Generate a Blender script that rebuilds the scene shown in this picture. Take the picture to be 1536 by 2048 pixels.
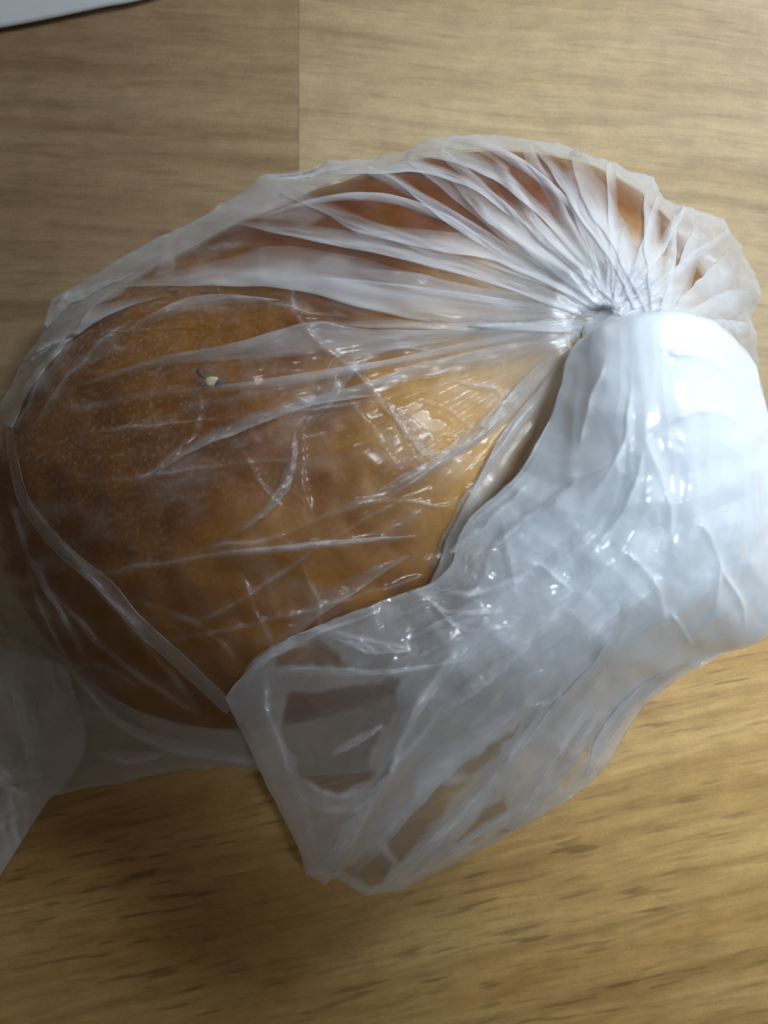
import bpy, math, random
import numpy as np
from mathutils import Vector
from mathutils.bvhtree import BVHTree

sc = bpy.context.scene
for o in list(bpy.data.objects):
    bpy.data.objects.remove(o)
rng = np.random.default_rng(7)

# ------------------------------------------------------------------ camera
W, H = 1536.0, 2048.0
CAM_H = 0.26                # metres above the table
F = 2000.0                  # focal length in photo pixels
cam_d = bpy.data.cameras.new("camera")
cam = bpy.data.objects.new("camera", cam_d)
sc.collection.objects.link(cam)
sc.camera = cam
cam.location = (0, 0, CAM_H)
cam.rotation_euler = (0, 0, 0)
cam_d.sensor_fit = 'VERTICAL'
cam_d.sensor_height = 36.0
cam_d.lens = 36.0 * F / H
cam_d.clip_start = 0.005
cam_d.clip_end = 10.0
cam_d.dof.use_dof = True
cam_d.dof.focus_distance = CAM_H - 0.038
cam_d.dof.aperture_fstop = 12.0

# ------------------------------------------------------------------ world and lamps
world = bpy.data.worlds.new("World")
sc.world = world
world.use_nodes = True
bg = world.node_tree.nodes["Background"]
bg.inputs[0].default_value = (1.0, 0.84, 0.68, 1)
bg.inputs[1].default_value = 0.074


def area_lamp(name, loc, target, size_x, size_y, power, color, spread=180):
    l = bpy.data.lights.new(name, 'AREA')
    l.shape = 'RECTANGLE'
    l.size, l.size_y = size_x, size_y
    l.energy = power
    l.color = color
    l.spread = math.radians(spread)
    o = bpy.data.objects.new(name, l)
    sc.collection.objects.link(o)
    o.location = loc
    d = Vector(target) - Vector(loc)
    o.rotation_euler = d.to_track_quat('-Z', 'Y').to_euler()
    return o


area_lamp("window_light", (0.36, 0.46, 0.40), (0.0, 0.0, 0.02), 0.26, 0.22, 3.3, (0.84, 0.925, 1.0))
sl = bpy.data.lights.new("added_spot_light", 'SPOT')  # added spot, no real lamp: brightens the bundle, cone edge imitates shade lower left
sl.energy = 13.0
sl.color = (0.83, 0.92, 1.0)
sl.shadow_soft_size = 0.07
sl.spot_size = math.radians(38.5)
sl.spot_blend = 0.40
so = bpy.data.objects.new("added_spot_light", sl)
sc.collection.objects.link(so)
so.location = (0.16, 0.05, 0.60)
so.rotation_euler = (0, 0, 0)

sc.view_settings.view_transform = 'Standard'
sc.view_settings.look = 'None'
sc.view_settings.exposure = 0.0
sc.view_settings.gamma = 1.0
sc.view_settings.use_curve_mapping = False
sc.cycles.transparent_max_bounces = 28
sc.cycles.max_bounces = 9
sc.cycles.diffuse_bounces = 8
sc.cycles.glossy_bounces = 2
sc.cycles.adaptive_threshold = 0.02
sc.cycles.sample_clamp_indirect = 4.0


# ------------------------------------------------------------------ numeric helpers
def un(px, py, z):
    """photo pixel at a height above the table -> world x, y"""
    s = (CAM_H - z) / F
    return (np.asarray(px) - W / 2) * s, -(np.asarray(py) - H / 2) * s


def pr(x, y, z):
    s = F / (CAM_H - z)
    return x * s + W / 2, -y * s + H / 2


def _hash(ix, iy, seed):
    h = (ix.astype(np.int64) * 374761393 + iy.astype(np.int64) * 668265263 + seed * 974634777) & 0xFFFFFFFF
    h = ((h ^ (h >> 13)) * 1274126177) & 0xFFFFFFFF
    h = ((h ^ (h >> 16)) * 2246822519) & 0xFFFFFFFF
    return (h ^ (h >> 15)) & 0xFFFFFFFF


def noise(x, y, seed=0):
    """gradient noise, about -1..1"""
    x = np.asarray(x, float); y = np.asarray(y, float)
    ix = np.floor(x); iy = np.floor(y)
    fx = x - ix; fy = y - iy
    u = fx * fx * fx * (fx * (fx * 6 - 15) + 10)
    v = fy * fy * fy * (fy * (fy * 6 - 15) + 10)

    def g(dx, dy):
        a = _hash(ix + dx, iy + dy, seed) / 4294967295.0 * 2 * np.pi
        return np.cos(a) * (fx - dx) + np.sin(a) * (fy - dy)
    a = g(0, 0) * (1 - u) + g(1, 0) * u
    b = g(0, 1) * (1 - u) + g(1, 1) * u
    return (a * (1 - v) + b * v) * 1.5


def ridged(x, y, seed=0):
    """sharp crests, 0..1, crest at 1"""
    return 1.0 - np.minimum(np.abs(noise(x, y, seed)) * 1.6, 1.0)


def facets(x, y, seed, n=5):
    """crisp flat facets like crumpled film: triangle waves in a few directions, warped and faded in and out; about -1..1"""
    r = np.random.default_rng(seed)
    out = 0.0
    for k in range(n):
        a = r.uniform(0, np.pi); f = r.uniform(0.5, 1.5); ph = r.uniform(0, 9)
        t = (x * np.cos(a) + y * np.sin(a)) * f + ph + 0.9 * noise(x * 0.45 + k * 7, y * 0.45, seed + k)
        tri = 2 * np.abs(2 * (t - np.floor(t + 0.5))) - 1
        out = out + tri * np.clip(0.35 + 1.3 * noise(x * 0.5, y * 0.5 + 5 * k, seed + 50 + k), 0, 1) / f
    return out / n * 2


def sstep(a, b, x):
    t = np.clip((x - a) / (b - a), 0, 1)
    return t * t * (3 - 2 * t)


def catmull(pts, n, a=0.0, b=1.0):
    """smooth curve through rows of pts (k, ...) sampled at n places"""
    p = np.asarray(pts, float)
    k = len(p)
    t = np.linspace(a * (k - 1), b * (k - 1), n)
    i = np.minimum(t.astype(int), k - 2)
    f = (t - i).reshape((-1,) + (1,) * (p.ndim - 1))
    g = lambda j: p[np.clip(j, 0, k - 1)]
    p0, p1, p2, p3 = g(i - 1), g(i), g(i + 1), g(i + 2)
    p0 = np.where((i == 0).reshape(f.shape), 2 * p1 - p2, p0)
    p3 = np.where((i == k - 2).reshape(f.shape), 2 * p2 - p1, p3)
    return 0.5 * (2 * p1 + (p2 - p0) * f + (2 * p0 - 5 * p1 + 4 * p2 - p3) * f ** 2 + (3 * p1 - p0 - 3 * p2 + p3) * f ** 3)


def seg_dist(px, py, poly):
    """distance to a polyline and the fraction along it"""
    best = np.full(np.shape(px), 1e9); frac = np.zeros(np.shape(px))
    k = len(poly) - 1
    for a in range(k):
        (x0, y0), (x1, y1) = poly[a], poly[a + 1]
        dx, dy = x1 - x0, y1 - y0
        t = np.clip(((px - x0) * dx + (py - y0) * dy) / (dx * dx + dy * dy + 1e-9), 0, 1)
        d = np.hypot(px - x0 - t * dx, py - y0 - t * dy)
        m = d < best
        best = np.where(m, d, best); frac = np.where(m, (a + t) / k, frac)
    return best, frac


def mesh_grid(name, P, mat, parent=None, wrap=False, smooth=True, cling=None):
    """P (rows, cols, 3) -> quad mesh object"""
    r, c, _ = P.shape
    me = bpy.data.meshes.new(name)
    idx = np.arange(r * c).reshape(r, c)
    if wrap:
        idx = np.concatenate([idx, idx[:, :1]], 1)
    q = np.stack([idx[:-1, :-1], idx[:-1, 1:], idx[1:, 1:], idx[1:, :-1]], -1).reshape(-1, 4)
    me.vertices.add(r * c)
    me.vertices.foreach_set("co", np.ascontiguousarray(P, np.float32).ravel())
    me.loops.add(q.size)
    me.loops.foreach_set("vertex_index", q.astype(np.int32).ravel())
    me.polygons.add(len(q))
    me.polygons.foreach_set("loop_start", (np.arange(len(q)) * 4).astype(np.int32))
    me.polygons.foreach_set("use_smooth", np.full(len(q), smooth))
    me.update(calc_edges=True)
    me.validate()
    at = me.attributes.new("cling", 'FLOAT', 'POINT')
    at.data.foreach_set("value", (np.ones(r * c) if cling is None else np.asarray(cling).ravel()).astype(np.float32))
    me.materials.append(mat)
    o = bpy.data.objects.new(name, me)
    sc.collection.objects.link(o)
    o.parent = parent
    return o


def bvh_grid(P):
    r, c, _ = P.shape
    idx = np.arange(r * c).reshape(r, c)
    q = np.stack([idx[:-1, :-1], idx[:-1, 1:], idx[1:, 1:], idx[1:, :-1]], -1).reshape(-1, 4)
    return BVHTree.FromPolygons([Vector(v) for v in P.reshape(-1, 3).tolist()], q.tolist())


def empty(name, loc):
    o = bpy.data.objects.new(name, None)
    sc.collection.objects.link(o)
    o.location = loc
    o.empty_display_size = 0.01
    return o


def tag(o, label=None, cat=None, kind=None, group=None):
    for k, v in (("label", label), ("category", cat), ("kind", kind), ("group", group)):
        if v:
            o[k] = v
    return o


# ------------------------------------------------------------------ materials
class NT:
    def __init__(self, name):
        self.m = bpy.data.materials.new(name)
        self.m.use_nodes = True
        self.t = self.m.node_tree
        self.t.nodes.clear()
        self.out = self.t.nodes.new("ShaderNodeOutputMaterial")

    def n(self, kind, ins=None, **props):
        nd = self.t.nodes.new("ShaderNode" + kind)
        for k, v in props.items():
            setattr(nd, k, v)
        for k, v in (ins or {}).items():
            s = nd.inputs[k]
            if hasattr(v, "is_output") or isinstance(v, bpy.types.NodeSocket):
                self.t.links.new(v, s)
            else:
                s.default_value = v
        return nd

    def math(self, op, a, b=0.0, c=0.0, clamp=False):
        nd = self.n("Math", {0: a, 1: b, 2: c}, operation=op)
        nd.use_clamp = clamp
        return nd.outputs[0]

    def ramp(self, fac, stops):
        nd = self.n("ValToRGB", {0: fac})
        e = nd.color_ramp.elements
        while len(e) < len(stops):
            e.new(0.5)
        for el, (p, c) in zip(e, stops):
            el.position = p
            el.color = tuple(c) + (1,) if len(c) == 3 else c
        return nd.outputs[0]

    def mix(self, fac, a, b, blend='MIX'):
        nd = self.n("Mix", data_type='RGBA', blend_type=blend)
        for s, v in ((nd.inputs[0], fac), (nd.inputs[6], a), (nd.inputs[7], b)):
            if isinstance(v, bpy.types.NodeSocket):
                self.t.links.new(v, s)
            else:
                s.default_value = (tuple(v) + (1,)) if isinstance(v, tuple) and len(v) == 3 else v
        return nd.outputs[2]

    def surface(self, s):
        self.t.links.new(s, self.out.inputs[0])
        return self.m


def film_material(name, haze, tint=(0.90, 0.93, 0.96), rough=0.16, trans=0.5, gloss=1.0):
    """thin milky polythene: clear share, cloudy share that grows with the path through the film, and a skin gloss.
    The mesh attribute "cling" says how cloudy the film is at each place (clear where it sticks to the crust)."""
    t = NT(name)
    geo = t.n("NewGeometry")
    dot = t.n("VectorMath", {0: geo.outputs["Incoming"], 1: geo.outputs["Normal"]}, operation='DOT_PRODUCT').outputs["Value"]
    cosv = t.math('MAXIMUM', t.math('ABSOLUTE', dot), 0.12)
    att = t.n("Attribute", attribute_name="cling").outputs["Fac"]
    clear = t.math('SUBTRACT', 1.0, t.math('MULTIPLY', att, haze))
    opac = t.math('SUBTRACT', 1.0, t.math('POWER', clear, t.math('DIVIDE', 1.0, cosv)), clamp=True)
    dif = t.n("BsdfDiffuse", {"Color": tint + (1,)}).outputs[0]
    trn = t.n("BsdfTranslucent", {"Color": tint + (1,)}).outputs[0]
    cloudy = t.n("MixShader", {0: trans, 1: dif, 2: trn}).outputs[0]
    clr = t.n("BsdfTransparent", {"Color": (0.98, 0.98, 0.985, 1)}).outputs[0]
    body = t.n("MixShader", {0: opac, 1: clr, 2: cloudy}).outputs[0]
    gl = t.n("BsdfGlossy", {"Color": (1, 1, 1, 1), "Roughness": rough}).outputs[0]
    fr = t.math('MULTIPLY', t.math('ADD', 0.045, t.math('MULTIPLY', t.math('POWER', t.math('SUBTRACT', 1.0, cosv), 5.0), 0.6)), gloss)
    return t.surface(t.n("MixShader", {0: fr, 1: body, 2: gl}).outputs[0])


def wood_material(name, pale, mid, dark, angle, seed, streak=0.55):
    t = NT(name)
    co = t.n("TexCoord").outputs["Object"]
    rot = t.n("Mapping", {"Vector": co, "Rotation": (0, 0, math.radians(angle)), "Location": (seed * 0.37, seed * 0.71, 0)}).outputs[0]
    wob = t.n("TexNoise", {"Vector": rot, "Scale": 9.0, "Detail": 1.5}).outputs["Color"]
    wv = t.n("VectorMath", {0: wob, 1: (0.0, 0.010, 0.0)}, operation='MULTIPLY').outputs[0]
    v = t.n("VectorMath", {0: rot, 1: wv}, operation='ADD').outputs[0]

    def stretched(sx, sy, detail, rough=0.55, off=0.0):
        mp = t.n("Mapping", {"Vector": v, "Scale": (sx, sy, 1.0), "Location": (off, off * 1.7, 0)}).outputs[0]
        return t.n("TexNoise", {"Vector": mp, "Scale": 1.0, "Detail": detail, "Roughness": rough}).outputs[0]
    broad = stretched(9, 60, 4)
    fine = stretched(48, 400, 4, 0.7, 3.1)
    pores = stretched(62, 560, 1.5, 0.5, 7.7)
    bands = stretched(9, 190, 3, 0.5, 12.3)
    fibre = stretched(55, 1050, 3, 0.7, 21.0)
    cloud = t.n("TexNoise", {"Vector": v, "Scale": 22.0, "Detail": 2.0}).outputs[0]
    base = t.mix(t.ramp(broad, [(0.34, (0, 0, 0)), (0.66, (1, 1, 1))]), pale, mid)
    base = t.mix(t.math('MULTIPLY', t.ramp(bands, [(0.50, (0, 0, 0)), (0.72, (1, 1, 1))]), 0.65), base, tuple(0.5 * (a + b) for a, b in zip(mid, dark)))
    base = t.mix(t.math('MULTIPLY', t.ramp(fine, [(0.48, (0, 0, 0)), (0.74, (1, 1, 1))]), 0.45), base, dark)
    grit = t.n('TexNoise', {'Vector': rot, 'Scale': 1500.0, 'Detail': 2.0, 'Roughness': 0.7}).outputs[0]
    mott = t.n('TexNoise', {'Vector': v, 'Scale': 130.0, 'Detail': 4.0, 'Roughness': 0.65}).outputs[0]
    zone = t.ramp(t.math('ADD', cloud, t.math('MULTIPLY', bands, 0.5)), [(0.62, (0, 0, 0)), (0.86, (1, 1, 1))])
    pm = t.math('MULTIPLY', t.ramp(pores, [(0.585, (0, 0, 0)), (0.66, (1, 1, 1))]), t.math('ADD', t.math('MULTIPLY', zone, 0.92), 0.08))
    base = t.mix(t.math('MULTIPLY', pm, streak), base, tuple(c * 0.45 for c in dark))
    base = t.mix(0.16, base, t.ramp(grit, [(0.3, (0.2, 0.2, 0.2)), (0.7, (0.8, 0.8, 0.8))]), 'OVERLAY')
    base = t.mix(0.22, base, t.ramp(mott, [(0.3, (0.25, 0.25, 0.25)), (0.7, (0.75, 0.75, 0.75))]), 'OVERLAY')
    base = t.mix(0.17, base, t.ramp(fibre, [(0.3, (0.25, 0.25, 0.25)), (0.7, (0.75, 0.75, 0.75))]), 'OVERLAY')
    bump = t.n("Bump", {"Strength": 0.10, "Distance": 0.0004, "Height": t.math('SUBTRACT', fibre, pm)}).outputs[0]
    p = t.n("BsdfPrincipled", {"Base Color": base, "Roughness": 0.42, "Normal": bump, "Specular IOR Level": 0.35})
    return t.surface(p.outputs[0])


def bread_material():
    t = NT("bread_crust")
    co = t.n("TexCoord").outputs["Object"]
    big = t.n("TexNoise", {"Vector": co, "Scale": 16.0, "Detail": 4.0, "Roughness": 0.6, "Distortion": 0.8}).outputs[0]
    mid = t.n("TexNoise", {"Vector": co, "Scale": 95.0, "Detail": 4.0, "Roughness": 0.65}).outputs[0]
    fine = t.n("TexNoise", {"Vector": co, "Scale": 900.0, "Detail": 3.0, "Roughness": 0.6}).outputs[0]
    # paler, less browned side of the crust
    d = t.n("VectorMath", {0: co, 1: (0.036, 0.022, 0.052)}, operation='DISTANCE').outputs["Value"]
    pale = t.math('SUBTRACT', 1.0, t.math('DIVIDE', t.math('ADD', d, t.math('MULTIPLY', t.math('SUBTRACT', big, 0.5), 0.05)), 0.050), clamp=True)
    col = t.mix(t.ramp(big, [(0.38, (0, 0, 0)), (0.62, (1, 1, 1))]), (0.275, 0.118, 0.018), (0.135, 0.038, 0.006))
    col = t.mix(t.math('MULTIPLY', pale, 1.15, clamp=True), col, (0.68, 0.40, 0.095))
    col = t.mix(t.math('MULTIPLY', t.ramp(mid, [(0.45, (0, 0, 0)), (0.72, (1, 1, 1))]), 0.25), col, (0.13, 0.036, 0.008))
    col = t.mix(0.12, col, t.ramp(fine, [(0.32, (0.1, 0.1, 0.1)), (0.68, (0.9, 0.9, 0.9))]), 'OVERLAY')
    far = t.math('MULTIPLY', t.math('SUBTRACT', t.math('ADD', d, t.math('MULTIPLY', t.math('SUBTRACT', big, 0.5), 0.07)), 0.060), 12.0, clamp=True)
    col = t.mix(t.math('MULTIPLY', far, 0.6), col, (0.085, 0.024, 0.004))     # darker with distance from the pale side
    # tiny pale sugar grains where the crust has stuck to the film
    vo = t.n("TexVoronoi", {"Vector": co, "Scale": 620.0, "Randomness": 1.0}).outputs["Distance"]
    zone = t.n("TexNoise", {"Vector": co, "Scale": 30.0, "Detail": 2.0}).outputs[0]
    dl = t.n("VectorMath", {0: co, 1: (-0.058, 0.020, 0.045)}, operation='DISTANCE').outputs["Value"]
    near = t.ramp(t.math('DIVIDE', t.math('ADD', dl, t.math('MULTIPLY', zone, 0.03)), 0.07), [(0.35, (1, 1, 1)), (0.85, (0, 0, 0))])
    grains = t.math('MULTIPLY', t.ramp(t.math('ADD', vo, t.math('MULTIPLY', mid, 0.3)), [(0.28, (1, 1, 1)), (0.40, (0, 0, 0))]), near)
    col = t.mix(t.math('MULTIPLY', grains, 0.2), col, (0.62, 0.45, 0.30))
    hgt = t.math('ADD', t.math('MULTIPLY', fine, 0.4), t.math('ADD', mid, t.math('MULTIPLY', grains, 0.5)))
    bump = t.n("Bump", {"Strength": 0.22, "Distance": 0.0008, "Height": hgt}).outputs[0]
    p = t.n("BsdfPrincipled", {"Base Color": col, "Roughness": 0.42, "Normal": bump, "Specular IOR Level": 0.4,
                               })
    return t.surface(p.outputs[0])


def plain_material(name, col, rough=0.6):
    t = NT(name)
    co = t.n("TexCoord").outputs["Object"]
    n = t.n("TexNoise", {"Vector": co, "Scale": 300.0, "Detail": 3.0}).outputs[0]
    c = t.mix(t.math('MULTIPLY', n, 0.25), col, tuple(x * 0.75 for x in col))
    b = t.n("Bump", {"Strength": 0.15, "Distance": 0.0004, "Height": n}).outputs[0]
    return t.surface(t.n("BsdfPrincipled", {"Base Color": c, "Roughness": rough, "Normal": b}).outputs[0])


M_FILM = film_material("milky_film", 0.135, rough=0.24, gloss=0.6)
M_PLEAT = film_material("milky_film_fold", 0.26, rough=0.27, gloss=0.6)
M_TAIL = film_material("milky_film_tail", 0.22, tint=(0.90, 0.945, 0.99), rough=0.19, trans=0.32)
M_DENSE = film_material("bunched_film", 0.74, tint=(0.90, 0.955, 1.0), rough=0.40, trans=0.42)
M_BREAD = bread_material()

# ------------------------------------------------------------------ the table: staves of light wood
table = tag(empty("table_top", (0, 0, -0.02)), kind='structure')


def plank(x0, x1, y0, y1, mat):
    """one stave, its upper arrises eased; px extents given at table height"""
    ax, ay = un(x0, y0, 0.0); bx, by = un(x1, y1, 0.0)
    xs, ys = sorted((float(ax), float(bx))), sorted((float(ay), float(by)))
    e, g = 0.0001, 0.00002
    X0, X1, Y0, Y1 = xs[0] + g, xs[1] - g, ys[0] + g, ys[1] - g
    prof = [(0, -0.02), (0, -e), (e, 0.0)]
    v = []
    for ins, z in prof:
        v += [(X0 + ins, Y0 + ins, z), (X1 - ins, Y0 + ins, z), (X1 - ins, Y1 - ins, z), (X0 + ins, Y1 - ins, z)]
    f = []
    for k in range(2):
        for i in range(4):
            j = (i + 1) % 4
            f.append((k * 4 + i, k * 4 + j, k * 4 + 4 + j, k * 4 + 4 + i))
    f += [(8, 9, 10, 11), (3, 2, 1, 0)]
    me = bpy.data.meshes.new("plank")
    me.from_pydata(v, [], f)
    me.materials.append(mat)
    o = bpy.data.objects.new("plank", me)
    sc.collection.objects.link(o)
    o.parent = table
    o.location = (0, 0, 0.02)
    return o


W_A = wood_material("wood_brown_stave", (0.36, 0.26, 0.150), (0.285, 0.192, 0.102), (0.13, 0.075, 0.034), 1.5, 1.0, 0.10)
W_B = wood_material("wood_pale_stave", (0.44, 0.335, 0.182), (0.36, 0.262, 0.130), (0.18, 0.115, 0.052), 6.0, 2.3, 0.12)
W_C = wood_material("wood_honey_stave", (0.575, 0.385, 0.150), (0.445, 0.268, 0.087), (0.19, 0.094, 0.026), -13.0, 4.1, 0.5)
W_D = wood_material("wood_tan_stave", (0.43, 0.30, 0.14), (0.33, 0.21, 0.09), (0.19, 0.11, 0.04), -4.0, 6.6, 0.6)
plank(-3400, 597, -260, 1010, W_A)
plank(597, 4900, -260, 1010, W_B)
plank(-3400, 4900, 1010, 2300, W_C)
for x0, x1, y0, y1, wm in [(-3400, 900, 2300, 3500, W_B), (900, 4900, 2300, 3500, W_D), (-3400, 1300, -1460, -260, W_D), (1300, 4900, -1460, -260, W_A),
                           (-3400, 2100, 3500, 4700, W_C), (2100, 4900, 3500, 4700, W_A), (-3400, 100, -2660, -1460, W_B), (100, 4900, -2660, -1460, W_C)]:
    plank(x0, x1, y0, y1, wm)

# ------------------------------------------------------------------ white paper at the corner
edge = catmull([(-420, 112), (-200, 88), (0, 55), (100, 36), (200, 15), (300, -6), (430, -60), (500, -170), (520, -320)], 60)
far = catmull([(-420, -420), (-300, -420), (-200, -420), (0, -420), (100, -420), (200, -420), (300, -420), (420, -420), (520, -420)], 60)
rows = []
for t_, dz in [(0, 0.0), (0.02, 0.0), (0.15, 0.0), (0.4, 0.0), (0.7, 0.0), (1, 0.0)]:
    p = edge * (1 - t_) + far * t_
    z = 0.0014 - 0.0008 * min(1, t_ * 3)
    x, y = un(p[:, 0], p[:, 1], z)
    rows.append(np.stack([x, y, np.full_like(x, z)], -1))
top = np.array(rows)
bot = top.copy(); bot[..., 2] -= 0.0003
paper = mesh_grid("white_paper", np.concatenate([top[::-1], bot, top[-1:]], 0), plain_material("white_paper_stock", (0.62, 0.66, 0.70), 0.7))
tag(paper, "edge of a plain white paper sheet on the brown wood, top left corner", "paper")

# ------------------------------------------------------------------ the loaf
CB = (690.0, 890.0)
ZB = 0.024
bread_px = np.array([(-35, 960), (20, 860), (75, 755), (160, 655), (270, 575), (400, 505), (560, 425), (700, 368), (880, 322), (1050, 312),
                     (1190, 342), (1310, 418), (1395, 540), (1430, 700), (1420, 850), (1345, 1000), (1200, 1130), (1030, 1240),
                     (850, 1345), (650, 1430), (430, 1455), (270, 1415), (135, 1320), (35, 1180), (-20, 1060)], float)


def star(px, c, z):
    x, y = un(px[:, 0], px[:, 1], z); cx, cy = un(c[0], c[1], z)
    a = np.arctan2(y - cy, x - cx); r = np.hypot(x - cx, y - cy)
    o = np.argsort(a); a, r = a[o], r[o]
    a = np.concatenate([a - 2 * np.pi, a, a + 2 * np.pi]); r = np.concatenate([r, r, r])
    return float(cx), float(cy), lambda th: np.interp(th, a, r)


bcx, bcy, bR0 = star(bread_px, CB, ZB)
_th = np.linspace(-np.pi, np.pi, 720, endpoint=False)
_rr = bR0(_th)
_k = np.hanning(31); _k /= _k.sum()
_rr = np.convolve(np.concatenate([_rr[-40:], _rr, _rr[:40]]), _k, 'same')[40:-40]
bR = lambda th: np.interp((th + np.pi) % (2 * np.pi) - np.pi, np.append(_th, np.pi), np.append(_rr, _rr[0]))


def bread_top(x, y):
    th = np.arctan2(y - bcy, x - bcx)
    rho = np.hypot(x - bcx, y - bcy) / bR(th)
    z = ZB + 0.036 * np.power(np.clip(1 - np.power(np.clip(rho, 0, 1), 2.3), 0, 1), 0.55)
    z = z + 0.0010 * noise(x * 45 + 3, y * 45, 5) * np.clip(1 - rho, 0, 1) ** 0.5 * 1.5
    return np.where(rho < 1, z, -0.01)


nth = 300
th = np.linspace(-np.pi, np.pi, nth, endpoint=False)
rows = []
for rho in 1 - np.linspace(1, 0, 70) ** 1.6:          # crown, centre to widest
    rr_ = bR(th) * min(rho, 0.99999)
    x, y = bcx + rr_ * np.cos(th), bcy + rr_ * np.sin(th)
    rows.append(np.stack([x, y, bread_top(x, y)], -1))
for t_ in np.linspace(0.08, 1, 14):                    # side tucking in to the base
    rr_ = bR(th) * (1 - 0.10 * t_ ** 2)
    rows.append(np.stack([bcx + rr_ * np.cos(th), bcy + rr_ * np.sin(th), np.full(nth, ZB * (1 - t_) + 0.0022 * t_)], -1))
rows.append(np.stack([bcx + 0 * th, bcy + 0 * th, np.full(nth, 0.0022)], -1))
P = np.array(rows)
r_ = np.hypot(P[..., 0] - bcx, P[..., 1] - bcy)
P[..., 2] += 0.0005 * noise(P[..., 0] * 160, P[..., 1] * 160, 8) * (P[..., 2] > 0.01)
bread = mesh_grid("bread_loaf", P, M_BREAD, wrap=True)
tag(bread, "golden brown oval loaf with a glossy smooth crust inside the clear bag", "bread")

# ------------------------------------------------------------------ the bag
KN = (1215.0, 640.0)         # where the film is gathered, in the photo
ZK = 0.064
ZS = 0.010
sil = np.array([(736, 322), (790, 312), (820, 300), (850, 282), (920, 276), (1000, 273), (1060, 288), (1130, 290), (1190, 320), (1260, 340), (1305, 358),
                (1325, 402), (1400, 424), (1445, 442), (1472, 480), (1500, 530), (1520, 592), (1495, 640), (1515, 720), (1525, 800),
                (1500, 930), (1410, 1120), (1240, 1290), (1040, 1420), (820, 1515), (640, 1548), (520, 1548), (440, 1528), (380, 1535),
                (280, 1552), (200, 1566), (120, 1582), (20, 1560), (-60, 1440), (-90, 1240), (-75, 1050), (-35, 900), (0, 812), (58, 722),
                (80, 660), (108, 602), (160, 572), (215, 540), (300, 490), (420, 432), (470, 392), (520, 355), (620, 345), (662, 326)], float)
kx, ky = (float(v_) for v_ in un(KN[0], KN[1], ZK))
_kpx = pr(kx, ky, ZS)
kx, ky, sR0 = star(sil, _kpx, ZS)
# obstacle problem: a taut sheet fixed at the neck and the outline, lying over the loaf
G = 240
gx = np.linspace(-0.125, 0.115, G); gy = np.linspace(-0.09, 0.115, G)
GX, GY = np.meshgrid(gx, gy)
ath = np.arctan2(GY - ky, GX - kx); q = np.hypot(GX - kx, GY - ky) / sR0(ath)
obs = bread_top(GX, GY) + 0.0006
neck = np.hypot(GX - kx, GY - ky) < 0.012
Z = np.where(q < 1, np.maximum(obs, 0.03), ZS)
for it in range(900):
    Zn = 0.25 * (np.roll(Z, 1, 0) + np.roll(Z, -1, 0) + np.roll(Z, 1, 1) + np.roll(Z, -1, 1))
    Z = np.where(q >= 1, ZS, np.where(neck, ZK, np.maximum(Zn, obs)))


def bilin(A, x, y):
    fx = np.clip((x - gx[0]) / (gx[1] - gx[0]), 0, G - 1.001); fy = np.clip((y - gy[0]) / (gy[1] - gy[0]), 0, G - 1.001)
    i = fx.astype(int); j = fy.astype(int); u = fx - i; v = fy - j
    return (A[j, i] * (1 - u) + A[j, i + 1] * u) * (1 - v) + (A[j + 1, i] * (1 - u) + A[j + 1, i + 1] * u) * v


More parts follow.
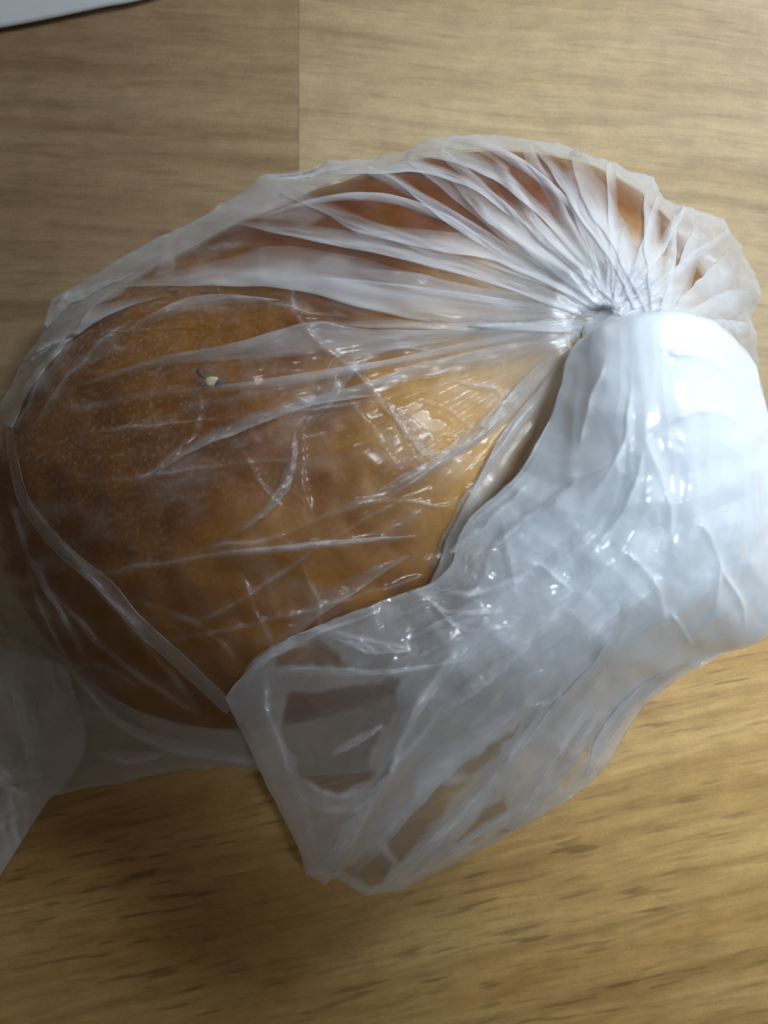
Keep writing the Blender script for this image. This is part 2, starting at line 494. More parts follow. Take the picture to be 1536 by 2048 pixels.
# creases of the film seen in the photo: polyline, height mm, half-width px
CREASES = [
    ([(60, 1010), (200, 1180), (330, 1330), (400, 1420)], 1.0, 6), ([(100, 1180), (250, 1330), (420, 1440)], 1.1, 7),
    ([(300, 1290), (500, 1250), (760, 1180), (860, 1150)], 0.9, 6), ([(600, 1120), (640, 1220), (610, 1330)], 0.8, 5),
    ([(150, 870), (420, 840), (700, 810), (860, 770)], 0.8, 6), ([(520, 600), (700, 640), (900, 660), (1080, 665)], 1.0, 7),
    ([(860, 980), (700, 1050), (500, 1190), (380, 1250)], 0.9, 6), ([(330, 700), (300, 800), (330, 880)], 0.6, 5),
    ([(650, 1020), (760, 1000), (900, 1010), (960, 960)], 0.9, 6), ([(480, 1330), (400, 1250), (260, 1200)], 0.8, 6),
    ([(690, 726), (740, 773), (787, 835), (830, 915)], 1.2, 5),
    ([(588, 868), (578, 946), (540, 1010), (470, 1070)], 0.9, 5),
    ([(240, 940), (302, 950), (360, 893), (396, 861), (398, 790)], 0.8, 5),
    ([(480, 895), (520, 970), (560, 1010)], 0.6, 4),
    ([(690, 726), (640, 690), (600, 640), (570, 560)], 0.9, 6),
    ([(690, 726), (760, 700), (900, 700)], 0.9, 8),
    ([(120, 975), (330, 950), (480, 930), (600, 915)], 0.7, 6),
    ([(170, 1155), (415, 1112), (625, 1092), (830, 1072)], 1.2, 7),
    ([(375, 1102), (547, 1076), (651, 1030), (800, 980), (960, 855)], 1.0, 7),
    ([(480, 1150), (520, 1240), (560, 1320)], 0.8, 7),
    ([(840, 800), (900, 822), (960, 862)], 1.0, 5),
    ([(770, 790), (840, 860), (930, 870)], 0.8, 5),
    ([(900, 760), (1000, 790), (960, 850), (1010, 840)], 0.9, 5),
    ([(940, 940), (1000, 900), (1060, 800)], 1.2, 7),
    ([(820, 920), (900, 900), (1000, 840), (1100, 720)], 1.2, 8),
    ([(130, 1480), (200, 1420), (330, 1500), (520, 1530)], 1.5, 8),
    ([(60, 1150), (130, 1300), (240, 1440), (400, 1490)], 1.5, 8),
    ([(20, 1010), (80, 1150), (170, 1300)], 1.5, 6),
    ([(140, 1330), (200, 1330), (280, 1370)], 0.9, 6),
    ([(200, 600), (140, 680), (80, 760), (40, 850)], 1.5, 8),
    ([(260, 640), (190, 700), (110, 790), (60, 880)], 1.0, 7),
    ([(430, 560), (445, 600)], 0.6, 4), ([(525, 500), (520, 560)], 0.6, 5),
    ([(700, 800), (760, 880), (800, 940)], 0.6, 6),
    ([(610, 850), (605, 960), (620, 1020)], 0.6, 6),
]


def crease_field(px, py, lines, jit=6.0, seed=31):
    qx = px + jit * noise(px / 60, py / 60, seed); qy = py + jit * noise(px / 60 + 9, py / 60, seed + 1)
    out = np.zeros(px.shape)
    for poly, hmm, w in lines:
        poly = [tuple(p) for p in catmull(poly, 3 * len(poly))]
        xs = [p[0] for p in poly]; ys = [p[1] for p in poly]
        m = (qx > min(xs) - 60) & (qx < max(xs) + 60) & (qy > min(ys) - 60) & (qy < max(ys) + 60)
        if not m.any():
            continue
        d, f = seg_dist(qx[m], qy[m], poly)
        e = sstep(0, 0.2, f) * sstep(1, 0.8, f) * 0.75 + 0.25
        brk = np.clip(0.75 + 0.5 * noise(f * 4, f * 0 + hmm * 9 + w, seed + 5), 0.1, 1.3)
        out[m] += hmm * 0.001 * e * brk * np.exp(-d / (0.6 * w))
    return out


# angles are sampled more densely towards the long left side
NT_, NR = 1500, 400
dens_t = np.linspace(-np.pi, np.pi, 4000)
dens = 1 + 2.2 * np.clip(sR0(dens_t) / 0.14, 0, 1)
cum = np.concatenate([[0], np.cumsum(dens)]); cum /= cum[-1]
ang = np.interp(np.linspace(0, 1, NT_, endpoint=False), cum, np.linspace(-np.pi, np.pi, 4001))
qq = np.linspace(0.05, 1.0, NR)
A, Q = np.meshgrid(ang, qq)
R = sR0(A) * (1 + 0.026 * (ridged(A * 7, A * 0, 3) - 0.6) * Q ** 3)
fade = np.clip(1 - Q, 0, 1)
_cr = np.concatenate([[0], np.cumsum(sR0(dens_t))]); _cr = (_cr / _cr[-1]) * 2 * np.pi
LA = np.interp(A, np.linspace(-np.pi, np.pi, 4001), _cr)      # angle weighted by length, so short spokes get few folds
wander = noise(Q * 2.2, A * 1.4, 12) * 0.12 * Q
As = LA + wander
# gathers that really fold over themselves near the neck
over = (0.100 * noise(As * 5.0, Q * 1.2, 21) + 0.030 * noise(As * 12, Q * 2.0, 22)) * fade ** 1.1 * sstep(0.0, 0.12, Q)
up = np.clip(np.sin(A) * 0.6 + 0.55, 0.25, 1) * (0.25 + 0.75 * sstep(0.03, 0.07, sR0(A)))
A2 = A + over * up
D = R * Q
X = kx + D * np.cos(A2); Y = ky + D * np.sin(A2)
base = bilin(Z, X, Y)
fold = 0.0030 * (ridged(As * 4.2, Q * 1.1, 41) - 0.55) * fade ** 0.7 * up + 0.0010 * (ridged(As * 9, Q * 1.6, 42) - 0.5) * fade ** 0.6 * up
fold *= sstep(0.02, 0.2, Q)
crum = 0.00075 * (ridged(X * 70 + 2 * noise(X * 40, Y * 40, 6), Y * 70, 51) - 0.5) + 0.00035 * (ridged(X * 190, Y * 190, 52) - 0.5)
crum = 0.5 * crum + 0.00055 * facets(X * 60, Y * 60, 500) + 0.00014 * facets(X * 170, Y * 190, 510)
crum *= 0.45 + 0.75 * np.clip(noise(X * 30, Y * 30, 53) + 0.5, 0, 1)
rim = 0.0016 * noise(LA * 9, Q * 3, 54) * sstep(0.8, 0.97, Q)
zz = base + fold + crum + rim
pxx, pyy = pr(X, Y, zz)
cre = crease_field(pxx, pyy, CREASES)
zz = zz + 1.3 * cre + 0.0011 * np.exp(-((pxx - 424) ** 2 + (pyy - 760) ** 2) / 26.0 ** 2)
zz = np.maximum(zz, bread_top(X, Y) + 0.00035)
zz = np.maximum(zz, 0.0025)
# bulging rim and underside
rows = [np.stack([X, Y, zz], -1)]
for k, (dq, z_) in enumerate([(1.004, 0.7), (1.004, 0.42), (0.995, 0.2), (0.97, 0.1), (0.9, 0.07), (0.8, 0.06), (0.65, 0.06)]):
    d = R[-1] * dq
    rows.append(np.stack([kx + d * np.cos(ang), ky + d * np.sin(ang), np.maximum(zz[-1] * z_, 0.0007 + 0.0003 * (noise(ang * 9, ang * 0 + k, 61) + 1))], -1)[None])
BODY = np.concatenate(rows, 0)
bag = tag(empty("plastic_bag", (0.01, 0.0, 0.0)), "crumpled translucent white plastic bag knotted shut around the brown loaf", "plastic bag")
bag_off = np.array([0.01, 0.0, 0.0])
gap = zz - np.maximum(bread_top(X, Y), -1)
frost = sstep(0.05, 0.30, noise(X * 55 + 1.5 * noise(X * 30, Y * 30, 76), Y * 75, 71))
cl = 0.14 + 1.1 * sstep(0.0006, 0.0030, gap) + 0.85 * frost * sstep(0.0004, 0.0012, gap) + 0.15 * noise(X * 200, Y * 200, 72)
speck = sstep(0.12, 0.42, noise(X * 1150 + 2 * noise(X * 300, Y * 300, 75), Y * 1000, 73)) * sstep(0.062, 0.02, np.hypot(X + 0.060, (Y - 0.022) * 1.2) + 0.012 * noise(X * 70, Y * 70, 74))
cl = np.clip(cl, 0.05, 1.9) + 950 * cre + 0.7 * sstep(0.86, 0.99, Q) * sstep(-0.01, -0.04, Y) + 0.55 * speck + 2.4 * sstep(0.030, 0.008, D)
cl = np.minimum(cl, 4.5)
cl = np.concatenate([cl, np.repeat(cl[-1:], len(rows) - 1, 0)], 0)
body_obj = mesh_grid("bag_body", BODY - bag_off, M_FILM, bag, wrap=True, cling=cl)
bvh_body = bvh_grid(BODY[:NR:3, ::3])

# ------------------------------------------------------------------ knot bundle and tail, a flattened tube that flares to the open mouth
NET = [
    [(1235, 720, .062), (1270, 712, .064), (1315, 708, .065), (1360, 712, .064), (1400, 725, .060)],
    [(1195, 672, .066), (1250, 650, .071), (1325, 641, .073), (1400, 650, .071), (1455, 680, .064)],
    [(1146, 694, .069), (1218, 650, .077), (1325, 633, .081), (1432, 655, .077), (1508, 725, .066)],
    [(1122, 770, .070), (1220, 745, .081), (1325, 745, .084), (1440, 770, .081), (1535, 830, .066)],
    [(1090, 860, .069), (1210, 860, .081), (1330, 875, .085), (1460, 900, .081), (1575, 960, .062)],
    [(1030, 955, .069), (1190, 985, .079), (1320, 1020, .083), (1460, 1055, .077), (1590, 1110, .055)],
    [(930, 1050, .066), (1085, 1100, .075), (1250, 1150, .080), (1400, 1195, .072), (1550, 1262, .045)],
    [(885, 1150, .066), (1010, 1195, .073), (1150, 1245, .077), (1280, 1285, .066), (1425, 1318, .038)],
    [(730, 1215, .062), (870, 1285, .069), (1010, 1340, .072), (1140, 1385, .059), (1290, 1412, .031)],
    [(575, 1280, .054), (730, 1385, .061), (890, 1460, .062), (1050, 1500, .048), (1205, 1540, .024)],
    [(495, 1338, .044), (610, 1500, .047), (740, 1630, .045), (890, 1680, .034), (1130, 1605, .017)],
    [(450, 1397, .036), (528, 1555, .032), (622, 1738, .026), (745, 1790, .018), (1045, 1655, .012)],
]
TAIL_CREASES = [
    ([(526, 1342), (660, 1340), (800, 1342), (900, 1325)], 1.3, 6),
    ([(453, 1396), (490, 1350), (526, 1310)], 1.0, 6),
    ([(573, 1540), (651, 1590), (729, 1583), (781, 1540), (800, 1456)], 1.6, 12),
    ([(651, 1508), (755, 1456)], 1.4, 10),
    ([(767, 1758), (892, 1665), (986, 1560), (1048, 1477)], 2.0, 12),
    ([(736, 1717), (814, 1613), (892, 1534), (1017, 1451)], 1.8, 14),
    ([(767, 1540), (840, 1394), (908, 1300)], 1.8, 10),
    ([(640, 1740), (700, 1640), (800, 1520), (900, 1400)], 1.5, 10),
    ([(526, 1320), (540, 1450), (600, 1600), (640, 1720)], 1.3, 9),
    ([(1000, 1690), (1060, 1600), (1130, 1480), (1180, 1400)], 1.8, 9),
    ([(880, 1180), (960, 1190), (1060, 1150)], 1.4, 6), ([(930, 1130), (1000, 1080), (1080, 1020)], 1.6, 7),
    ([(900, 1100), (990, 1030), (1060, 960)], 1.4, 7), ([(840, 1190), (900, 1230), (1000, 1220)], 1.2, 6),
    ([(640, 1260), (760, 1290), (830, 1290)], 1.0, 6), ([(1020, 1150), (1080, 1130), (1140, 1180)], 1.2, 6),
    ([(1180, 1000), (1240, 900), (1260, 800)], 1.2, 14), ([(1440, 1130), (1480, 1200), (1490, 1250)], 1.6, 8),
    ([(1290, 880), (1200, 940), (1120, 960)], 1.3, 16), ([(1290, 880), (1330, 980), (1350, 1090)], 1.2, 18), ([(1300, 870), (1400, 820), (1500, 850)], 1.1, 16),
    ([(1290, 890), (1260, 1000), (1180, 1110)], 1.3, 18), ([(1330, 700), (1420, 720), (1490, 790)], 0.9, 14), ([(1210, 720), (1180, 800), (1160, 900)], 1.0, 14),
    ([(1400, 1040), (1440, 1130), (1430, 1230)], 1.3, 12), ([(1500, 900), (1520, 1010), (1500, 1120)], 1.2, 12), ([(1240, 1100), (1310, 1160), (1330, 1260)], 1.2, 12),
    ([(1340, 1230), (1390, 1290)], 1.6, 6), ([(1260, 1210), (1130, 1390), (1040, 1420)], 1.6, 10),
]


WINDOWS = [    # places where the tail's film lies clear
    [(763, 1676), (872, 1567), (945, 1558), (800, 1730)],
    [(560, 1470), (575, 1385), (720, 1370), (800, 1352), (790, 1420), (745, 1500), (745, 1555), (675, 1590), (605, 1560)],
    [(685, 1740), (752, 1692), (786, 1724), (768, 1772), (730, 1770)],
    [(1002, 1585), (1020, 1620), (950, 1690), (905, 1690)],
    [(560, 1310), (640, 1275), (700, 1330), (550, 1333)],
    [(900, 1540), (1000, 1480), (1040, 1440), (1030, 1470), (940, 1558)],
    [(1170, 1440), (1215, 1440), (1130, 1570), (1080, 1590), (1120, 1520)],
]


def window_mask(px, py):
    """1 inside the clear patches, soft over a few pixels, with ragged edges"""
    qx = px + 9 * noise(px / 35, py / 35, 811); qy = py + 9 * noise(px / 35, py / 35, 812)
    out = np.zeros(px.shape)
    for poly in WINDOWS:
        ins = np.zeros(px.shape, bool)
        k = len(poly)
        for a in range(k):
            (x0, y0), (x1, y1) = poly[a], poly[(a + 1) % k]
            c = ((y0 > qy) != (y1 > qy)) & (qx < (x1 - x0) * (qy - y0) / (y1 - y0 + 1e-9) + x0)
            ins ^= c
        d, _ = seg_dist(qx, qy, poly + poly[:1])
        out = np.maximum(out, sstep(-6, 8, np.where(ins, d, -d)))
    return out


HEM = np.array([(0, 450, 1397), (.15, 487, 1470), (.3, 528, 1555), (.45, 605, 1715), (.5, 612, 1748), (.56, 650, 1770), (.61, 668, 1752), (.69, 735, 1792),
                (.78, 800, 1782), (.9, 935, 1712), (1, 1045, 1655)], float)


def tail_sheet(nu, nv, v0, v1, shrink, lift, thick, seed, amp, over_amp, creases):
    """front and back of the flattened tube, one grid wrapped around"""
    net = np.array(NET, float)
    lump = 1.0 if creases else 0.45
    S = catmull(net, nv, v0, v1)
    S = np.moveaxis(catmull(np.moveaxis(S, 1, 0), 200), 0, 1)     # (nv, 200, 3)
    v = np.linspace(v0, v1, nv)[:, None]
    out = []; clg = []
    for side in (0, 1):
        u = np.linspace(0, 1, nu)[None, :] * np.ones((nv, 1))
        if side:
            u = u[:, ::-1]
        s_ = seed + side * 17
        ends = np.clip(np.minimum(u, 1 - u) * 8, 0, 1)
        uu = u + over_amp * (noise(u * 7, v * 3.5, s_) + 0.5 * noise(u * 16, v * 5, s_ + 1)) * ends * (0.15 + 0.85 * sstep(0.3, 0.65, v))
        uu = 0.5 + (np.clip(uu, 0, 1) - 0.5) * shrink
        f = uu * 199; i = np.minimum(f.astype(int), 198); w = (f - i)[..., None]
        rr = np.arange(nv)[:, None]
        p = S[rr, i] * (1 - w) + S[rr, i + 1] * w
        px, py, z = p[..., 0], p[..., 1], p[..., 2] + lift
        if side:
            z = z - thick * np.sqrt(np.clip(1 - (2 * u - 1) ** 2, 0, 1))
        vv = sstep(0.2, 0.6, v)
        calm = 0.05 + 0.95 * vv
        fo = amp * calm * ((ridged(u * 5 + 0.6 * noise(u * 3, v * 3, s_ + 5), v * 2.2, s_ + 2) - 0.5) + 0.55 * (ridged(u * 13, v * 4.5, s_ + 3) - 0.5)
                           + 0.30 * (ridged(px / 90, py / 90, s_ + 4) - 0.5) * vv + 0.10 * (ridged(px / 30, py / 30, s_ + 6) - 0.5) * vv)
        z = z + fo * (0.25 + 0.75 * ends) + lump * (0.0002 + 0.0016 * vv) * facets(px / 140, py / 140, s_ + 20) + lump * 0.00016 * vv * facets(px / 42, py / 42, s_ + 30)
        hw = sstep(0.84, 1.0, v)
        hu = (uu - 0.5) / shrink + 0.5
        px = px + hw * (np.interp(hu, HEM[:, 0], HEM[:, 1]) - px); py = py + hw * (np.interp(hu, HEM[:, 0], HEM[:, 2]) - py)
        px = px + 4 * noise(px / 50, py / 50, s_ + 7); py = py + 4 * noise(px / 50, py / 50, s_ + 8)
        cg = 1 + 0.3 * noise(px / 120, py / 120, s_ + 11)
        if creases and not side:
            cf = crease_field(px, py, TAIL_CREASES, 5, 77)
            z = z + 1.3 * cf
            cg = cg + 700 * cf
        cg = (cg + 1.2 * sstep(0.65, 0.25, v) + 1.2 * sstep(0.45, 0.2, v))
        if creases:
            cg = cg * (1 - 0.78 * window_mask(px, py))
        clg.append(np.clip(cg, 0.15, 3.5))
        x, y = un(px, py, z)
        floor = np.where(np.hypot(x - kx, y - ky) / sR0(np.arctan2(y - ky, x - kx)) < 1.0, bilin(Z, x, y) + 0.0022, 0.0015)
        z = np.where(v > 0.2, np.maximum(z, floor), z)
        x, y = un(px, py, z)
        out.append(np.stack([x, y, z], -1))
    return np.concatenate(out, 1), np.concatenate(clg, 1)


TAIL, tail_cl = tail_sheet(260, 420, 0.0, 1.0, 1.0, 0.0, 0.010, 101, 0.0017, 0.024, True)
tail_obj = mesh_grid("bag_tail", TAIL - bag_off, M_TAIL, bag, wrap=True, cling=tail_cl)
bvh_tail = bvh_grid(TAIL[::2, :260:2])
for k, (v1, shr, lift, th_, am) in enumerate([(0.80, 0.97, -0.0014, 0.008, 0.0010), (0.80, 0.93, -0.0030, 0.007, 0.0014), (0.86, 0.90, -0.0046, 0.006, 0.0018)]):
    BL, bcl = tail_sheet(160, 220, 0.02, v1, shr, lift, th_, 200 + 40 * k, am, 0.03, False)
    uf = np.concatenate([np.linspace(0, 1, 160), np.linspace(1, 0, 160)])[None, :]
    vfade = sstep(0.80, 0.58, np.linspace(0.02, v1, 220)[:, None] + 0.16 * sstep(0.35, 0.0, uf) + 0.05 * noise(uf * 5, uf * 0 + k, 820))            # fewer gathers towards the mouth
    mesh_grid("bunched_layer", BL - bag_off, M_DENSE if k < 2 else M_TAIL, bag, wrap=True, cling=np.clip(bcl, 0.3, 1.6) * (0.03 + 0.97 * vfade))

# the tied band around the neck
rows = []
for t_ in np.linspace(0, 2 * np.pi, 90, endpoint=False):
    cx, cy = un(1258 + 50 * math.cos(t_), 676 + 22 * math.sin(t_), 0.059)
    rw = []
    for s_ in np.linspace(0, 2 * np.pi, 24, endpoint=False):
        rad = 0.0042 * (1 + 0.25 * math.sin(5 * s_ + 2 * t_) * 0.6)
        nx, ny = math.cos(t_), -math.sin(t_)
        rw.append((cx + nx * rad * math.cos(s_), cy + ny * rad * math.cos(s_), 0.059 + 0.005 * math.sin(s_)))
    rows.append(rw)
P = np.array(rows); P = np.concatenate([P, P[:1]], 0)
mesh_grid("knot", P - bag_off, M_DENSE, bag, wrap=True)


# ------------------------------------------------------------------ pleats: flattened folds of film that lie on the sheet below
def pleat(name, bvh, path, width, mat, seed, lift=0.0003, arch=0.00022, lean=0.0, nl=90, nw=14, soft=True, strength=1.0, tip=0.0):
    c = catmull(path, nl); wd = catmull(np.array(width, float)[:, None], nl)[:, 0]
    tn = np.gradient(c, axis=0); tn /= np.linalg.norm(tn, axis=1)[:, None] + 1e-9
    nr = np.stack([-tn[:, 1], tn[:, 0]], -1)
    l = np.linspace(0, 1, nl)
    wob = 4.0 * noise(l * 5, l * 0 + seed, seed)
    top = np.zeros((nl, nw, 3)); bot = np.zeros((nl, nw, 3))
    s = np.linspace(-1, 1, nw)
    zs = np.zeros((nl, nw))
    for i in range(nl):
        for j in range(nw):
            e = wd[i] * (1 + 0.12 * noise(np.array(l[i] * 9), np.array(seed + (j > nw // 2) * 5.0), seed + 3))
            p = c[i] + nr[i] * (s[j] * e + wob[i] * min(1, wd[i] / 10))
            d = Vector(((p[0] - W / 2) / F, -(p[1] - H / 2) / F, -1.0))
            hit = bvh.ray_cast(Vector((0, 0, CAM_H)), d.normalized())
            zs[i, j] = hit[0].z if hit[0] is not None else np.nan
            top[i, j, :2] = p
    if np.isnan(zs).all():
        return None
    zs = np.where(np.isnan(zs), np.nanmedian(zs), zs)
    k = np.array([1, 2, 3, 2, 1.0]); k /= k.sum()
    zp = np.pad(zs, ((2, 2), (0, 0)), 'edge')
    sm = sum(k[a] * zp[a:a + nl] for a in range(5))
    z0 = np.maximum(sm, zs) + 0.00025
    prof = (1 - s ** 2)[None, :] * np.minimum(1, wd / 18)[:, None]
    wr = ridged(l[:, None] * 10, s[None, :] * 1.6 + seed, seed + 1) - 0.4
    zt = z0 + lift + arch * prof * (1 + 0.8 * wr) + 1.3 * lean * s[None, :] * np.minimum(1, wd / 18)[:, None] + 0.0006 * facets(l[:, None] * 7, s[None, :] * 0.9, seed + 2) * np.minimum(1, wd / 14)[:, None]
    zt = np.maximum(zt, z0 + 0.0002)
    xt, yt = un(top[..., 0], top[..., 1], zt)
    xb, yb = un(top[..., 0], top[..., 1], z0)
    T = np.stack([xt, yt, zt], -1); B = np.stack([xb, yb, z0], -1)
    ring = np.concatenate([T, B[:, ::-1]], 1)
    sg = 1.0 if lean >= 0 else -1.0
    ct = np.clip(0.12 + 1.25 * (0.5 + 0.5 * sg * s), 0, 1.25)[None, :] * np.ones((nl, 1)) if soft else np.ones((nl, nw))
    ct = strength * ct * np.maximum(sstep(-0.06, 0.42, l), tip)[:, None] * (1 + 0.35 * noise(l[:, None] * 8, s[None, :] * 1.5, seed + 9))
    return mesh_grid(name, ring - bag_off, mat, bag, wrap=True, cling=np.concatenate([ct, ct[:, ::-1]], 1))


PLEATS = [
    ([(736, 325), (814, 372), (908, 445), (1010, 510), (1120, 570), (1200, 625)], [1, 7, 9, 10, 11, 9], 0.0004),
    ([(815, 304), (934, 318), (1007, 356), (1080, 420), (1170, 520), (1240, 610)], [4, 16, 14, 10, 9, 9], 0.0006),
    ([(908, 280), (996, 301), (1069, 348), (1121, 390), (1180, 470), (1250, 600)], [3, 9, 10, 6, 7, 9], -0.0005),
    ([(1066, 290), (1127, 358), (1179, 436), (1236, 514), (1284, 612)], [5, 13, 16, 17, 16], 0.0008),
    ([(1147, 298), (1194, 396), (1236, 470), (1280, 560), (1305, 620)], [10, 27, 22, 18, 14], 0.0008),
    ([(1298, 366), (1304, 450), (1312, 545), (1320, 620)], [8, 17, 18, 18], 0.0006),
    ([(892, 346), (975, 419), (1048, 471), (1132, 538), (1225, 615)], [3, 19, 22, 20, 14], 0.0009),
    ([(996, 387), (1048, 434), (1116, 492), (1200, 560), (1250, 610)], [2, 13, 16, 17, 12], 0.0006),
    ([(640, 420), (736, 458), (892, 484), (996, 500), (1100, 545), (1205, 610)], [1, 12, 21, 24, 24, 16], 0.0009),
    ([(469, 445), (560, 456), (680, 476), (800, 500), (950, 540), (1100, 590), (1190, 632)], [2, 12, 17, 17, 18, 18, 12], 0.0008),
    ([(195, 573), (330, 560), (450, 543), (560, 535), (700, 560), (850, 598), (1000, 622), (1185, 650)], [1, 13, 28, 42, 47, 44, 34, 18], 0.0011),
    ([(130, 780), (310, 728), (470, 702), (600, 680), (700, 684), (850, 680), (1000, 672), (1165, 664)], [1, 10, 17, 32, 30, 22, 18, 12], -0.0010),
    ([(520, 840), (640, 800), (760, 770), (880, 735), (1020, 705), (1160, 672)], [1, 9, 14, 18, 18, 10], -0.0006),
    ([(1175, 682), (1110, 770), (1040, 860), (985, 960), (925, 1080), (872, 1178)], [6, 22, 26, 26, 28, 16], 0.0008),
    ([(1180, 690), (1125, 800), (1080, 900), (1010, 1010)], [5, 17, 22, 10], 0.0006),
    ([(1160, 680), (1085, 745), (1020, 820), (970, 868), (900, 915), (800, 965)], [6, 18, 20, 10, 6, 2], 0.0006),
    ([(620, 345), (720, 340), (830, 335), (930, 360), (1020, 430)], [2, 9, 12, 9, 2], 0.0005),
    ([(520, 356), (590, 350), (640, 340), (700, 330)], [1, 9, 8, 1], 0.0003),
    ([(500, 440), (640, 400), (760, 395), (880, 430), (980, 490)], [1, 6, 9, 8, 2], -0.0004),
    ([(1400, 430), (1385, 500), (1360, 570), (1330, 640)], [5, 16, 22, 20], 0.0006),
    ([(1470, 500), (1440, 560), (1390, 610), (1340, 650)], [14, 30, 30, 20], 0.0006),
    ([(1515, 590), (1460, 610), (1400, 640), (1340, 665)], [12, 28, 28, 20], 0.0004),
    ([(1350, 410), (1345, 480), (1335, 560), (1325, 630)], [2, 9, 12, 14], -0.0004),
    ([(1500, 660), (1460, 660), (1400, 665)], [12, 20, 20], 0.0),
    ([(330, 590), (215, 618), (130, 668), (62, 745), (12, 850)], [2, 12, 18, 18, 14], -0.0005),
    ([(300, 530), (200, 570), (130, 600), (90, 650)], [2, 10, 14, 8], -0.0004),
    ([(130, 1330), (240, 1440), (340, 1490), (450, 1510), (530, 1520)], [3, 10, 14, 14, 10], 0.0004),
    ([(180, 1500), (260, 1515), (330, 1505)], [4, 16, 4], 0.0004),
]
for i, (path, wd, lean) in enumerate(PLEATS):
    pleat("pleat", bvh_body, path, wd, M_PLEAT, 300 + i * 7, lean=lean)
for i, (path, wd, st) in enumerate([
        ([(300, 950), (390, 890), (480, 850), (600, 805), (760, 788)], [2, 9, 14, 12, 1], 0.6),
        ([(250, 665), (330, 625), (430, 600), (560, 600)], [2, 12, 12, 1], 0.5),
        ([(470, 1070), (540, 1010), (580, 940), (590, 860)], [2, 9, 11, 1], 0.5),
        ([(370, 1120), (500, 1104), (640, 1090), (830, 1072)], [2, 7, 8, 1], 0.55),
        ([(520, 1330), (600, 1240), (700, 1170), (820, 1110)], [3, 18, 18, 1], 0.3),
        ([(700, 1010), (790, 975), (880, 925), (960, 860), (1060, 770)], [2, 13, 18, 16, 10], 0.5),
        ([(610, 860), (650, 790), (690, 730), (760, 690), (900, 680)], [3, 22, 26, 18, 1], 0.5),
        ([(870, 1150), (930, 1080), (1020, 955), (1095, 825), (1168, 690)], [8, 46, 56, 44, 9], 0.45),
        ([(770, 800), (840, 870), (870, 930)], [3, 22, 1], 0.35)]):
    pleat("pleat", bvh_body, path, wd, M_PLEAT, 1700 + 7 * i, lean=0.0005 * (-1) ** i, strength=st)
pleat("side_seam", bvh_body, [(18, 850), (28, 930), (55, 1010), (130, 1105), (208, 1170), (275, 1246), (365, 1328), (462, 1418)], [7, 10, 11, 14, 15, 15, 15, 14],
      M_PLEAT, 290, lift=0.0001, arch=0.00008, soft=False, strength=0.38)
# finer gathers between the big folds
_sa = np.arctan2(sil[:, 1] - KN[1], sil[:, 0] - KN[0]) % (2 * np.pi); _so = np.argsort(_sa)
_sl = np.hypot(sil[:, 0] - KN[0], sil[:, 1] - KN[1])
for i in range(20):
    f_ = (i + rng.uniform(-0.4, 0.4)) / 19.0
    a_ = math.radians(170 + 152 * f_)                       # direction in the photo, fanning from left over the top to the right
    edge_ = float(np.interp(a_ % (2 * math.pi), _sa[_so], _sl[_so]))
    to_rim = rng.uniform() < 0.55 and f_ > 0.2
    L_ = edge_ * (rng.uniform(0.93, 1.0) if to_rim else rng.uniform(0.4, 0.85))
    bend = rng.uniform(-0.08, 0.10) * (1 - 0.6 * to_rim)
    pts = []
    for t_ in (1.0, 0.75, 0.5, 0.25, 0.06):
        aa = a_ + bend * t_ * (1 - t_) * 3
        pts.append((KN[0] + 20 * (1 - t_) + L_ * t_ * math.cos(aa), KN[1] + L_ * t_ * math.sin(aa)))
    w_ = rng.uniform(7, 14)
    pleat("pleat", bvh_body, pts, [w_ * (0.9 if to_rim else 0.1), w_, w_, w_, w_ * 0.7], M_PLEAT, 1200 + i * 7, lean=float(rng.choice([-1, 1]) * rng.uniform(0.0003, 0.0008)), nl=50, nw=10,
          strength=float(rng.uniform(0.5, 1.0)), tip=0.5 if to_rim else 0.0)
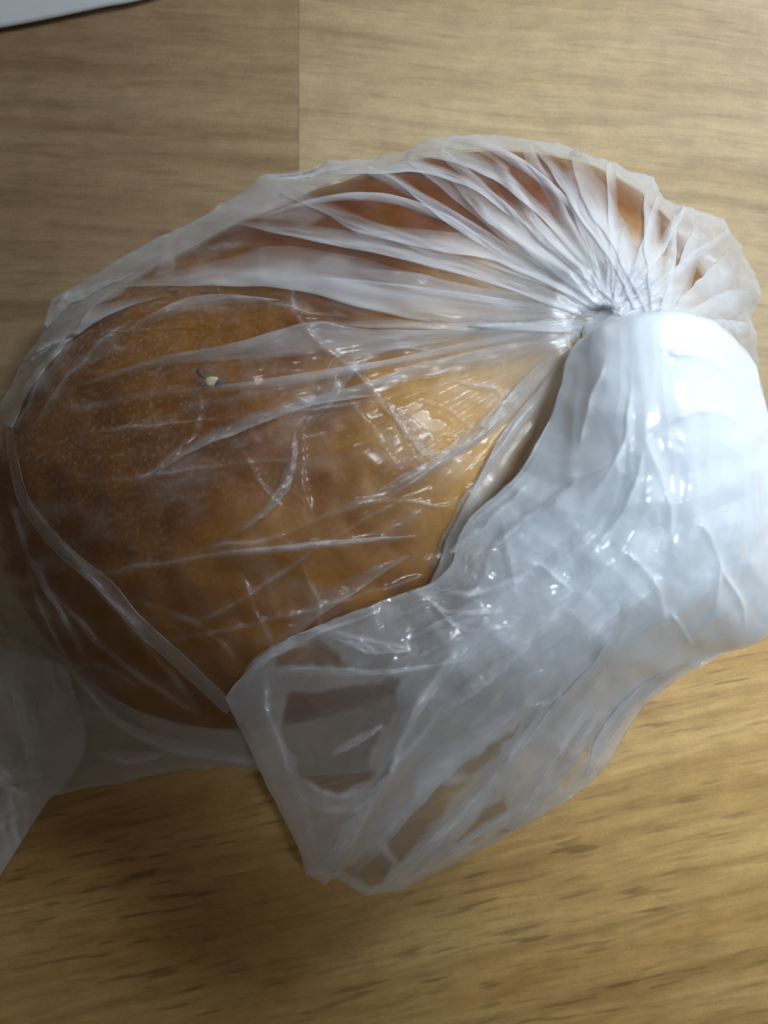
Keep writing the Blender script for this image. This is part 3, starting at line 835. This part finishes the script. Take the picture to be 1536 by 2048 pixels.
TAIL_PLEATS = [
    ([(767, 1758), (830, 1715), (892, 1660), (986, 1560), (1048, 1477), (1120, 1390)], [6, 14, 14, 14, 12, 4], 0.0010),
    ([(690, 1760), (760, 1660), (830, 1580), (910, 1500), (1030, 1420)], [8, 30, 30, 32, 10], 0.0010),
    ([(767, 1560), (800, 1470), (850, 1385), (920, 1290), (1000, 1210)], [4, 15, 17, 18, 6], 0.0008),
    ([(640, 1740), (690, 1680), (740, 1600), (790, 1520)], [14, 16, 12, 3], 0.0006),
    ([(535, 1345), (660, 1344), (800, 1340), (930, 1318)], [5, 7, 6, 2], 0.0003),
    ([(470, 1395), (520, 1320), (620, 1270), (760, 1220)], [6, 12, 8, 2], 0.0004),
    ([(655, 1510), (705, 1485), (765, 1450)], [4, 10, 4], 0.0005),
    ([(560, 1540), (640, 1600), (720, 1596), (785, 1540)], [4, 22, 22, 6], 0.0005),
    ([(1000, 1680), (1070, 1600), (1140, 1510), (1200, 1420)], [4, 16, 16, 6], 0.0009),
    ([(640, 1262), (740, 1290), (820, 1300)], [2, 16, 4], 0.0005),
    ([(930, 1145), (1000, 1075), (1090, 1010), (1150, 960)], [3, 10, 10, 3], 0.0006),
    ([(880, 1190), (960, 1180), (1060, 1140)], [3, 8, 3], 0.0005),
    ([(1000, 1030), (1015, 1110), (1030, 1190)], [2, 7, 2], -0.0005),
    ([(860, 1200), (930, 1255), (1020, 1250)], [3, 9, 3], 0.0005),
    ([(900, 1105), (970, 1040), (1050, 975)], [4, 9, 3], 0.0005),
    ([(800, 1290), (900, 1240), (990, 1215)], [3, 8, 2], -0.0005),
    ([(1260, 1215), (1200, 1330), (1120, 1420), (1040, 1500)], [4, 14, 16, 4], 0.0007),
    ([(880, 1430), (960, 1360), (1060, 1290)], [3, 18, 4], 0.0006),
    ([(1380, 1325), (1290, 1380), (1210, 1470), (1170, 1560)], [4, 12, 12, 4], 0.0006),
    ([(860, 1735), (960, 1660), (1050, 1610)], [3, 10, 3], 0.0005),
]
for i, (path, wd, lean) in enumerate(TAIL_PLEATS):
    pleat("tail_pleat", bvh_tail, path, wd, M_PLEAT, 700 + i * 7, lean=lean)

# ------------------------------------------------------------------ flattened bottom corner of the bag, out to the left edge
FN = [
    [(130, 1330, .020), (60, 1310, .022), (-20, 1290, .022), (-150, 1270, .018)],
    [(160, 1420, .016), (80, 1400, .024), (-20, 1390, .022), (-200, 1380, .016)],
    [(170, 1500, .012), (70, 1480, .018), (-30, 1480, .016), (-230, 1480, .012)],
    [(125, 1578, .008), (50, 1570, .010), (-40, 1580, .010), (-250, 1600, .008)],
    [(90, 1610, .006), (30, 1640, .008), (-50, 1670, .008), (-260, 1720, .006)],
    [(0, 1752, .003), (-40, 1770, .004), (-110, 1800, .004), (-280, 1840, .003)],
]
S = catmull(np.array(FN, float), 120)
S = np.moveaxis(catmull(np.moveaxis(S, 1, 0), 120), 0, 1)
sh = []
for side in (0, 1):
    p = S if not side else S[:, ::-1]
    px, py, z = p[..., 0], p[..., 1], p[..., 2]
    z = z * (0.45 if side else 1.0) + 0.0022 * facets(px / 90, py / 90, 900 + side) + 0.0008 * facets(px / 35, py / 35, 905 + side)
    z = np.maximum(z, 0.0012 + (0 if side else 0.001))
    x, y = un(px, py, z)
    sh.append(np.stack([x, y, z], -1))
CORNER = np.concatenate(sh, 1)
mesh_grid("bag_corner", CORNER - bag_off, M_PLEAT, bag, wrap=True, cling=np.clip(2.3 + 1.8 * np.concatenate([noise(S[..., 0] / 60, S[..., 1] / 60, 930), noise(S[..., 0] / 60, S[..., 1] / 60, 931)[:, ::-1]], 1), 0.4, 3.4))
bvh_corner = bvh_grid(CORNER[:, :120])
for i, (path, wd) in enumerate([([(20, 1340), (50, 1420), (75, 1490), (70, 1560)], [8, 18, 30, 10]), ([(-20, 1560), (30, 1540), (90, 1545)], [20, 26, 8]),
                                ([(110, 1310), (110, 1360), (130, 1420)], [3, 8, 3])]):
    pleat("corner_pleat", bvh_corner, path, wd, M_PLEAT, 950 + 7 * i, lean=0.0005)

# ------------------------------------------------------------------ the little seed on the crust
hit = bvh_body.ray_cast(Vector((0, 0, CAM_H)), Vector(((424 - W / 2) / F, -(760 - H / 2) / F, -1.0)).normalized())[0]
sx, sy, sz = hit
sz = float(bread_top(np.array(sx), np.array(sy)))
M_SEED = plain_material("seed_cream", (0.62, 0.52, 0.34), 0.5)
M_HUSK = plain_material("seed_husk", (0.05, 0.045, 0.04), 0.5)


def blob(name, px, py, z, lx, ly, lz, rz, mat, parent, seed):
    x, y = un(px, py, z)
    n, m = 18, 24
    P = np.zeros((n, m, 3))
    for i in range(n):
        a = math.pi * i / (n - 1)
        for j in range(m):
            b = 2 * math.pi * j / m
            k = 1 + 0.18 * float(noise(np.array(math.cos(b) * 1.5 + 3), np.array(math.sin(b) * 1.5 + a), seed))
            taper = 1 - 0.35 * math.cos(a)
            v = (math.cos(a) * lx * k, math.sin(a) * math.cos(b) * ly * k * taper, math.sin(a) * math.sin(b) * lz * k)
            P[i, j] = (v[0] * math.cos(rz) - v[1] * math.sin(rz) + x, v[0] * math.sin(rz) + v[1] * math.cos(rz) + y, v[2] + z)
    if parent:
        P -= np.array(parent.location)
    return mesh_grid(name, P, mat, parent, wrap=True)


seed_e = tag(empty("seed", (sx, sy, sz)), "tiny cream and black seed lying on top of the loaf under the film", "seed")
blob("kernel", 424, 762, sz + 0.0004, 0.0013, 0.0009, 0.0005, 0.5, M_SEED, seed_e, 1)
blob("husk", 441, 766, sz + 0.0004, 0.0011, 0.0008, 0.0004, 0.3, M_HUSK, seed_e, 2)
blob("husk", 402, 748, sz + 0.0003, 0.0013, 0.0005, 0.0003, -0.9, M_HUSK, seed_e, 3)
